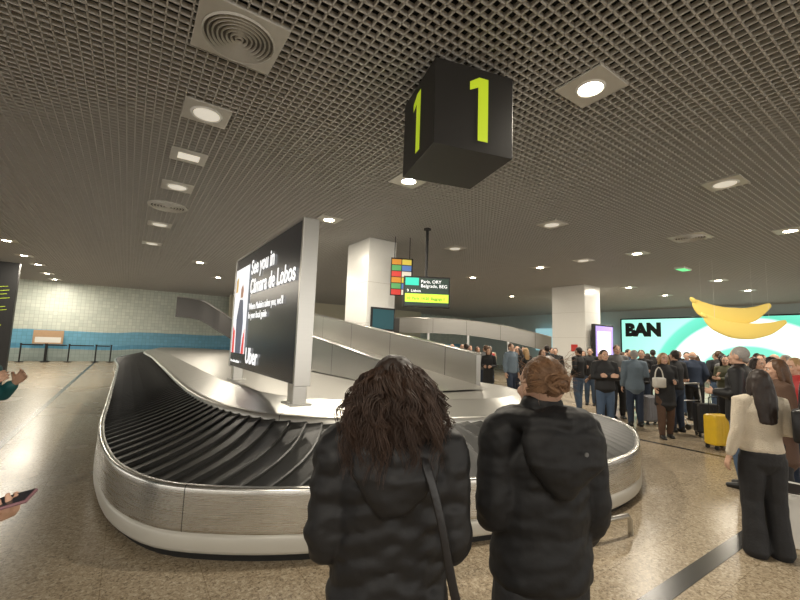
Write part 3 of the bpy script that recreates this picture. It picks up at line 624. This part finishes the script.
bm=bmesh.new(); box(bm,(-.61,-.3,1.75),(.02,.3,.3),bev=.004); mk('notice',bm,[C('red_notice',(.6,.04,.03),.5)],parent=c2)
bm=bmesh.new(); box(bm,(.05,-.66,2.32),(.75,.05,.62),bev=.01)
s_=mk('information_screen',bm,[BLACK],loc=st(5.59,9.82),rz=A34); lab(s_,'small dark screen mounted on the white column','screen')
bm=bmesh.new(); quad(bm,[(-.28,-.69,2.06),(.38,-.69,2.06),(.38,-.69,2.58),(-.28,-.69,2.58)]); mk('display',bm,[E('dark_teal_display',(.01,.05,.06),.8)],parent=s_)
bm=bmesh.new(); box(bm,(0,0,1.75),(1.5,.16,2.1),bev=.02); p_=mk('advertising_lightbox',bm,[BLACK],loc=st(17.1,9.5),rz=A34); lab(p_,'tall lit purple and white advertising lightbox by the column','lightbox')
bm=bmesh.new(); box(bm,(0,0,.35),(1.3,.12,.7)); mk('base',bm,[BLACK],parent=p_)
bm=bmesh.new(); quad(bm,[(-.68,-.085,.8),(.68,-.085,.8),(.68,-.085,2.72),(-.68,-.085,2.72)]); quad(bm,[(-.55,-.087,1.5),(.5,-.087,1.5),(.5,-.087,2.5),(-.55,-.087,2.5)],1); mk('display',bm,[E('violet_display',(.3,.22,.62),1.2),E('pale_violet',(.7,.68,.9),1.1)],parent=p_)
# flight monitor
bm=bmesh.new(); box(bm,(0,0,2.93),(1.12,.1,.74),bev=.012); mo=mk('flight_monitor',bm,[BLACK],loc=(.63,9.5,0),rz=math.radians(4)); lab(mo,'hanging flight information monitor with green and black display','monitor')
bm=bmesh.new(); quad(bm,[(-.52,-.055,2.6),(.52,-.055,2.6),(.52,-.055,3.26),(-.52,-.055,3.26)]); quad(bm,[(-.52,-.057,2.68),(.52,-.057,2.68),(.52,-.057,2.88),(-.52,-.057,2.88)],1); quad(bm,[(-.52,-.057,3.08),(-.2,-.057,3.08),(-.2,-.057,3.26),(-.52,-.057,3.26)],2)
mk('display',bm,[E('monitor_dark',(.02,.04,.03),.6),E('monitor_green',(.5,.8,.05),.9),E('monitor_teal',(.02,.5,.35),.9)],parent=mo)
text("Paris, ORY\nBelgrade, BEG",.11,WTXT,mo,(-.15,-.06,3.14),(1,0,0),0)
text("10  Paris  14:20  Baggage 1",.085,BLACK,mo,(-.48,-.06,2.74),(1,0,0),0)
text("9  Lisbon",.09,WTXT,mo,(-.48,-.06,2.92),(1,0,0),0)
bm=bmesh.new(); cyl(bm,(-.02,0,3.9),.035,1.22); cyl(bm,(-.02,0,4.47),.09,.03); mk('hanging_pole',bm,[BLACK],parent=mo)
bm=bmesh.new()
cols=[(.6,.05,.04),(.7,.55,.08),(.1,.35,.12),(.75,.7,.6),(.6,.25,.03),(.1,.2,.5)]
for i in range(6):
    for j in range(2): quad(bm,[(-.27+j*.27,-.03,2.95+i*.16),(-.02+j*.27,-.03,2.95+i*.16),(-.02+j*.27,-.03,3.09+i*.16),(-.27+j*.27,-.03,3.09+i*.16)],(i*2+j*3)%6)
root=mk('hanging_banner',bm,[E('banner_%d'%i,c,.35) for i,c in enumerate(cols)],loc=(.02,10.4,0),rz=math.radians(10)); lab(root,'small hanging board with rows of coloured panels','banner')
bm=bmesh.new(); box(bm,(0,0,3.43),(.58,.04,1.0)); mk('backing',bm,[BLACK],parent=root)
for dx in(-.2,.2):
    bm=bmesh.new(); cyl(bm,(dx,0,4.2),.01,.6); mk('hanging_rod',bm,[BLACK],parent=root)
# black direction board
GLN=mat('yellow_green_line',(.35,.45,.03),.5,0,.02,emit=(.5,.65,.03),es=.12)
bm=bmesh.new(); box(bm,(0,0,2.2),(3.2,.3,4.3),bev=.02); db=mk('direction_board',bm,[BLACK],loc=st(-5.4,21.8),rz=A34); lab(db,'tall black direction board with yellow-green arrow graphics','sign')
for z,x0 in((3.3,.9),(3.15,.95),(3.0,.9),(2.85,1.0),(2.5,.9),(2.38,.95)):
    bm=bmesh.new(); bm.faces.new([bm.verts.new(p) for p in((x0,-.16,z),(x0+.45,-.16,z+.08),(x0+.45,-.16,z+.105),(x0,-.16,z+.025))]); mk('graphic_line',bm,[GLN],parent=db)
bm=bmesh.new(); bm.faces.new([bm.verts.new(p) for p in((.95,-.16,1.7),(1.3,-.16,1.84),(1.3,-.16,1.88),(.95,-.16,2.02),(.95,-.16,1.96),(1.18,-.16,1.86),(.95,-.16,1.76))]); mk('arrow',bm,[GLN],parent=db)
# stanchions
stp=[st(s_,28.9) for s_ in(-4.6,-3.6,-2.6,-1.4,-.7)]
for i,p0 in enumerate(stp):
    bm=bmesh.new(); cyl(bm,(0,0,.02),.18,.04); cyl(bm,(0,0,.5),.035,.96); cyl(bm,(0,0,.97),.05,.07)
    o=mk('barrier_post',bm,[BLACK],loc=p0); lab(o,'black belt barrier post near the tiled wall','barrier',group='queue barrier posts')
    if i<len(stp)-1:
        d=stp[i+1]-p0; d=d*.9; bm=bmesh.new(); box(bm,d/2+Vector((0,0,.93)),(d.length,.01,.07),rotz=math.atan2(d.y,d.x)); mk('belt',bm,[BLACK],parent=o)
bm=bmesh.new(); box(bm,(0,0,1.35),(1.3,.04,.75),bev=.01); nb=mk('notice_board',bm,[mat('notice_tan',(.5,.33,.2),.5)],loc=st(-3.6,29.4),rz=A34); lab(nb,'small tan notice board on a post','sign')
bm=bmesh.new(); cyl(bm,(0,0,.5),.03,1.0); cyl(bm,(0,0,.02),.2,.04); mk('post',bm,[BLACK],parent=nb)
bm=bmesh.new(); quad(bm,[(-.55,-.022,1.05),(.55,-.022,1.05),(.55,-.022,1.35),(-.55,-.022,1.35)]); mk('notice',bm,[WHITE],parent=nb)
def ramp(name,pts,label,h=1.2,sup=True):
    bm=bmesh.new(); rr=[]
    P=[Vector(p) for p in pts]; Q=[]
    for i in range(len(P)-1):
        for j in range(6): Q.append(cr(P,i,j/6))
    Q.append(P[-1])
    for i,p in enumerate(Q):
        d=(Q[min(i+1,len(Q)-1)]-Q[max(0,i-1)]); d.z=0; d.normalize(); nn=Vector((-d.y,d.x,0))*.06
        rr.append([bm.verts.new(p+nn),bm.verts.new(p+nn+Vector((0,0,h))),bm.verts.new(p-nn+Vector((0,0,h))),bm.verts.new(p-nn)])
    for a,b in zip(rr,rr[1:]):
        for j in range(4): bm.faces.new((a[j],b[j],b[(j+1)%4],a[(j+1)%4]))
    bm.faces.new(rr[0][::-1]); bm.faces.new(rr[-1])
    o=mk(name,bm,[STEELF]); lab(o,label,'luggage chute')
    bm=bmesh.new(); tube(bm,[q+Vector((0,0,h+.01)) for q in Q],[(.09,.03)]*len(Q),n=8); mk('cap_rail',bm,[STEELB],parent=o,smooth=True)
    if sup:
        for q in Q[::6]:
            bm=bmesh.new(); box(bm,(q.x,q.y,q.z/2),(.1,.1,q.z)); mk('support',bm,[FRM],parent=o)
    return o
ramp('feed_chute',[st(2.2,26.2,2.75),st(3.4,25.8,2.6),st(4.4,25.4,2.0),st(5.6,25.2,1.25)],'curved steel luggage chute descending from the tiled wall',1.15,False)
ramp('feed_chute',[(-.5,20.5,2.2),(1.5,20.3,2.25),(3.5,20.3,2.2),(5.5,20.2,1.95),(7.6,20,1.5)],'long curved steel luggage conveyor parapet across the hall',.75)
# LED wall
bm=bmesh.new(); box(bm,(0,0,2.3),(.2,9.4,3.2),bev=.02); lw=mk('led_wall',bm,[BLACK],loc=st(28.3,9.7),rz=A34); lab(lw,'large bright green and white video wall with dark lettering','video wall')
m,nt,b=newmat('led_picture'); L=nt.links; tc=N(nt,'ShaderNodeTexCoord')
vm=N(nt,'ShaderNodeVectorMath',operation='DISTANCE'); vm.inputs[1].default_value=(-.1,-2.2,-.6); L.new(tc.outputs['Object'],vm.inputs[0])
mr=N(nt,'ShaderNodeMapRange'); mr.inputs['From Min'].default_value=0; mr.inputs['From Max'].default_value=8; L.new(vm.outputs['Value'],mr.inputs['Value'])
rp=N(nt,'ShaderNodeValToRGB'); e=rp.color_ramp.elements; e[0].position=0; e[0].color=(.10,.58,.42,1); e[1].position=1; e[1].color=(.26,.68,.54,1)
for p_,c_ in((.34,(.14,.66,.46,1)),(.36,(.80,.99,.88,1)),(.53,(.88,1,.94,1)),(.55,(.08,.56,.38,1)),(.62,(.12,.64,.47,1)),(.64,(.38,.80,.66,1))):
    x=e.new(p_); x.color=c_
L.new(mr.outputs['Result'],rp.inputs[0]); L.new(rp.outputs[0],b.inputs['Emission Color']); b.inputs['Emission Strength'].default_value=1.3; b.inputs['Base Color'].default_value=(.1,.1,.1,1)
bm=bmesh.new(); quad(bm,[(-.105,4.6,.8),(-.105,-4.6,.8),(-.105,-4.6,3.82),(-.105,4.6,3.82)]); mk('display',bm,[m],parent=lw)
text("BAN",1.1,BLACK,lw,(-.12,4.35,2.76),(0,-1,0),.085)
bm=bmesh.new(); box(bm,(28.7,1.2,1.9),(.3,6.5,1.5),bev=.02); o=mk('display_panel',bm,[E('turquoise_panel',(.05,.5,.5),.6)],rz=A34); lab(o,'long turquoise lit panel along the wall','panel')
bm=bmesh.new(); box(bm,(28.5,18.5,2.4),(.3,6,1.8),bev=.02); o=mk('display_panel',bm,[E('pale_panel',(.35,.6,.65),.7)],rz=A34); lab(o,'pale blue lit panel along the wall','panel')
# bananas
YEL_GLOW=mat('banana_yellow_glow',(.86,.66,.18),.9,0,.04,2,emit=(.85,.6,.14),es=.20,spec=.2)  # yellow with a faint glow put in so the bananas look lit
def banana(pts,rad,label):
    bm=bmesh.new(); tube(bm,pts,[(r*.22,r) for r in rad],n=14,ref=(0,1,0),mod=lambda d,a:0,step=.08)
    o=mk('banana_sculpture',bm,[YEL_GLOW],smooth=True); lab(o,label,'sculpture',group='hanging banana sculptures')
    bm=bmesh.new(); tube(bm,[pts[0],Vector(pts[0])+(Vector(pts[0])-Vector(pts[1])).normalized()*.12],[.07,.055],n=8); mk('stem',bm,[YEL_GLOW],parent=o,smooth=True)
    for q in(pts[1],pts[-2]):
        bm=bmesh.new(); tube(bm,[q,(q[0],q[1],CEIL-.01)],[.003,.003],n=5); mk('cable',bm,[WHITE],parent=o)
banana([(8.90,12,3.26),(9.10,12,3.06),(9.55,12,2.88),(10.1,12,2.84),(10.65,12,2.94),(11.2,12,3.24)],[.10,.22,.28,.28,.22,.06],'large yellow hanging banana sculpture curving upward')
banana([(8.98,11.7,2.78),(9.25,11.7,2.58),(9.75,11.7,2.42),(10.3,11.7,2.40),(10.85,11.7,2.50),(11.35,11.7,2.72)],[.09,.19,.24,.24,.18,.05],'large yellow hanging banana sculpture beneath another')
# luggage
def suitcase(x,y,rz,m,label,sz=(.42,.26,.6)):
    bm=bmesh.new(); box(bm,(0,0,.07+sz[2]/2),sz,bev=.045); 
    for i in range(5): box(bm,(-sz[0]*.32+i*sz[0]*.16,0,.07+sz[2]/2),(.018,sz[1]+.012,sz[2]*.82),bev=.004)
    s=mk('suitcase',bm,[m],loc=(x,y,0),rz=rz); lab(s,label,'suitcase')
    for a in(-1,1):
        for b_ in(-1,1):
            bm=bmesh.new(); cyl(bm,(a*sz[0]*.38,b_*sz[1]*.34,.035),.035,.03,axis='X'); box(bm,(a*sz[0]*.38,b_*sz[1]*.34,.07),(.04,.04,.03)); mk('wheel',bm,[BLACK],parent=s)
    bm=bmesh.new(); w=sz[0]*.25; z0=.07+sz[2]; tube(bm,[(-w,sz[1]*.3,z0-.02),(-w,sz[1]*.3,z0+.28),(-w+.02,sz[1]*.3,z0+.3),(w-.02,sz[1]*.3,z0+.3),(w,sz[1]*.3,z0+.28),(w,sz[1]*.3,z0-.02)],[.009]*6,n=8,ref=(0,1,0)); mk('handle',bm,[BLACK],parent=s,smooth=True)
    return s
suitcase(5.86,7.45,.2,mat('yellow_shell',(.85,.55,.03),.35),'yellow ribbed hard-shell suitcase standing on the floor',(.40,.26,.54))
suitcase(6.45,8.5,-.3,mat('black_shell',(.02,.02,.022),.35),'black hard-shell suitcase beside a trolley')
suitcase(7.7,8.4,.5,mat('blue_shell',(.03,.06,.14),.35),'navy hard-shell suitcase on the floor',(.46,.28,.66))
suitcase(6.05,9.7,.1,mat('grey_shell',(.2,.2,.22),.35),'grey hard-shell suitcase among the crowd')
def trolley(x,y,rz):
    bm=bmesh.new()
    for sx_ in(-.3,.3): tube(bm,[(sx_*.6,.55,.12),(sx_,-.3,.12),(sx_,-.42,.3),(sx_,-.5,1.0)],[.016]*4,n=8)
    for yy in(-.25,.0,.25,.5): tube(bm,[(-.28+abs(yy)*.1,yy,.14),(.28-abs(yy)*.1,yy,.14)],[.011]*2,n=6,ref=(0,0,1))
    tube(bm,[(-.32,-.5,1.0),(.32,-.5,1.0)],[.02]*2,n=10,ref=(0,0,1)); tube(bm,[(-.3,-.46,.62),(.3,-.46,.62)],[.012]*2,n=8,ref=(0,0,1))
    tr=mk('luggage_trolley',bm,[STEELB],loc=(x,y,0),rz=math.radians(rz),smooth=True); lab(tr,'steel airport luggage trolley with tubular frame','trolley',group='luggage trolleys')
    for a,b_ in((-.3,-.3),(.3,-.3),(0,.5)):
        bm=bmesh.new(); cyl(bm,(a,b_,.06),.06,.04,axis='X'); mk('wheel',bm,[BLACK],parent=tr)
trolley(6.9,8.95,-165); trolley(8.7,8.1,100)
bm=bmesh.new(); cyl(bm,(0,0,.22),.27,.42,n=40,r2=.29); cyl(bm,(0,0,.44),.30,.03,n=40); cyl(bm,(0,0,.01),.25,.02,n=40)
o=mk('waste_bin',bm,[WHITE],loc=(3.78,3.95,0)); lab(o,'low round white bin with flat rim','bin')
bm=bmesh.new(); cyl(bm,(0,0,.458),.2,.006,n=40); mk('opening',bm,[BLACK],parent=o)
# ================================================================= CEILING FIXTURES
def lamp(x,y,on,watts=92,sz=.52):
    bm=bmesh.new(); box(bm,(0,0,CEIL-.008),(sz,sz,.02),bev=.004)
    p=mk('downlight',bm,[PLATE],loc=(x,y,0),rz=A34)
    lab(p,'lit recessed downlight on square ceiling plate' if on else 'round white diffuser downlight on square ceiling plate','ceiling light',group='ceiling downlights')
    bm=bmesh.new(); n=32; R=.15 if on else .19
    for k in range(n):
        a,b_=2*math.pi*k/n,2*math.pi*(k+1)/n
        for r0,z0,r1,z1 in((R,CEIL-.018,R-.02,CEIL-.035),(R-.02,CEIL-.035,R-.04,CEIL-.022)):
            quad(bm,[(r0*math.cos(a),r0*math.sin(a),z0),(r0*math.cos(b_),r0*math.sin(b_),z0),(r1*math.cos(b_),r1*math.sin(b_),z1),(r1*math.cos(a),r1*math.sin(a),z1)])
    mk('trim_ring',bm,[WHITE],parent=p)
    bm=bmesh.new(); cyl(bm,(0,0,CEIL-.022),R-.038,.006); mk('diffuser',bm,[LENS_ON if on else LENS_OFF_GLOW],parent=p)
    if on:
        l=bpy.data.lights.new('downlight_lamp','AREA'); l.shape='DISK'; l.size=.2; l.energy=watts; l.color=(1,.91,.76)
        lo=bpy.data.objects.new('bulb',l); COL.objects.link(lo); lo.parent=p; lo.location=(0,0,CEIL-.045)
for x,y in((-12.46,12.39),(-14.2,14.84),(-15.41,16.78),(-17.27,19.35),(-18.73,21.5),(-1.71,9.03),(.08,6.64),(1.96,4.01),(8.62,8.65),(6.74,11.23),(4.83,13.71),(12.05,14.99),(15.02,17.09),(13.02,19.49),(2.96,16.23),(10.05,17.41),(6.18,21.95),(-7.66,15.01),(-8.63,18.7),(-3.5,11.6),(10.5,6.0),(-1.0,-1.5),(9.27,19.36),(1.1,18.8)):
    lamp(x,y,True)
for x,y in((-2.52,4.78),(-4.28,7.3),(-6.18,9.94),(5.27,6.31),(3.38,8.82),(1.54,11.39),(5.72,12.38),(-7.71,12.11)):
    lamp(x,y,False)
def vent(x,y,sz,rings,label,square=True):
    bm=bmesh.new()
    if square: box(bm,(0,0,CEIL-.008),(sz,sz,.02),bev=.004)
    else: cyl(bm,(0,0,CEIL-.008),sz*.48,.02,n=40)
    p=mk('air_vent',bm,[PLATE],loc=(x,y,0),rz=A34); lab(p,label,'air vent')
    n=40; R=sz*.43
    for i in range(rings):
        r0=R*(1-i/rings); r1=r0-R/rings*.45; bm=bmesh.new()
        for k in range(n):
            a,b_=2*math.pi*k/n,2*math.pi*(k+1)/n
            for (ra,za,rb,zb_) in((r0,CEIL-.02,r0-.006,CEIL-.045),(r0-.006,CEIL-.045,r1,CEIL-.02)):
                quad(bm,[(ra*math.cos(a),ra*math.sin(a),za),(ra*math.cos(b_),ra*math.sin(b_),za),(rb*math.cos(b_),rb*math.sin(b_),zb_),(rb*math.cos(a),rb*math.sin(a),zb_)])
        mk('louvre_ring',bm,[PLATE],parent=p)
    bm=bmesh.new(); cyl(bm,(0,0,CEIL-.019),R,.003,n=40); mk('duct_opening',bm,[mat('duct_dark',(.13,.12,.105),.7)],parent=p)
    return p
vent(-1.59,3.47,.74,8,'large round concentric louvre air vent on square plate')
vent(-5.14,8.49,.80,6,'round concentric louvre air vent in the ceiling grid',False)
vent(6.98,9.46,.74,6,'round concentric louvre air vent on square plate')
bm=bmesh.new(); box(bm,(0,0,CEIL-.008),(.5,.5,.02),bev=.004); p=mk('air_vent',bm,[PLATE],loc=(-3.39,6.01,0),rz=A34); lab(p,'small square ceiling plate with slotted grille','air vent')
bm=bmesh.new()
for i in range(6): box(bm,(0,-.1+i*.04,CEIL-.022),(.3,.018,.012))
mk('grille',bm,[LENS_OFF_GLOW],parent=p)  # grille bars share the faint glow of the off-lamp material
bm=bmesh.new(); box(bm,(0,0,CEIL-.03),(.6,.3,.06),bev=.01); p=mk('green_vent',bm,[WHITE],loc=(9.35,13.05,0),rz=A34); lab(p,'green ceiling vent with a glowing face','exit light')
bm=bmesh.new(); box(bm,(0,0,CEIL-.065),(.52,.24,.01)); mk('diffuser',bm,[E('vent_green_glow',(.1,.6,.2),1.2)],parent=p)  # face of the green vent, its colour given as a glow
# ================================================================= WORLD, CAMERA
w=bpy.data.worlds.new('World'); SC.world=w; w.use_nodes=True; bg=w.node_tree.nodes['Background']; bg.inputs[0].default_value=(1,.945,.85,1); bg.inputs[1].default_value=1.6
SC.view_settings.view_transform='Standard'; SC.view_settings.exposure=.2
cam=bpy.data.cameras.new('camera'); cam.lens=18; cam.sensor_width=36; cam.clip_start=.05; cam.clip_end=200
co=bpy.data.objects.new('camera',cam); COL.objects.link(co)
M=Matrix.Translation((0,0,1.7))@Matrix.Rotation(math.pi/2+math.atan(43/400),4,'X')@Matrix.Rotation(math.radians(2),4,'Z')
co.matrix_world=M; SC.camera=co
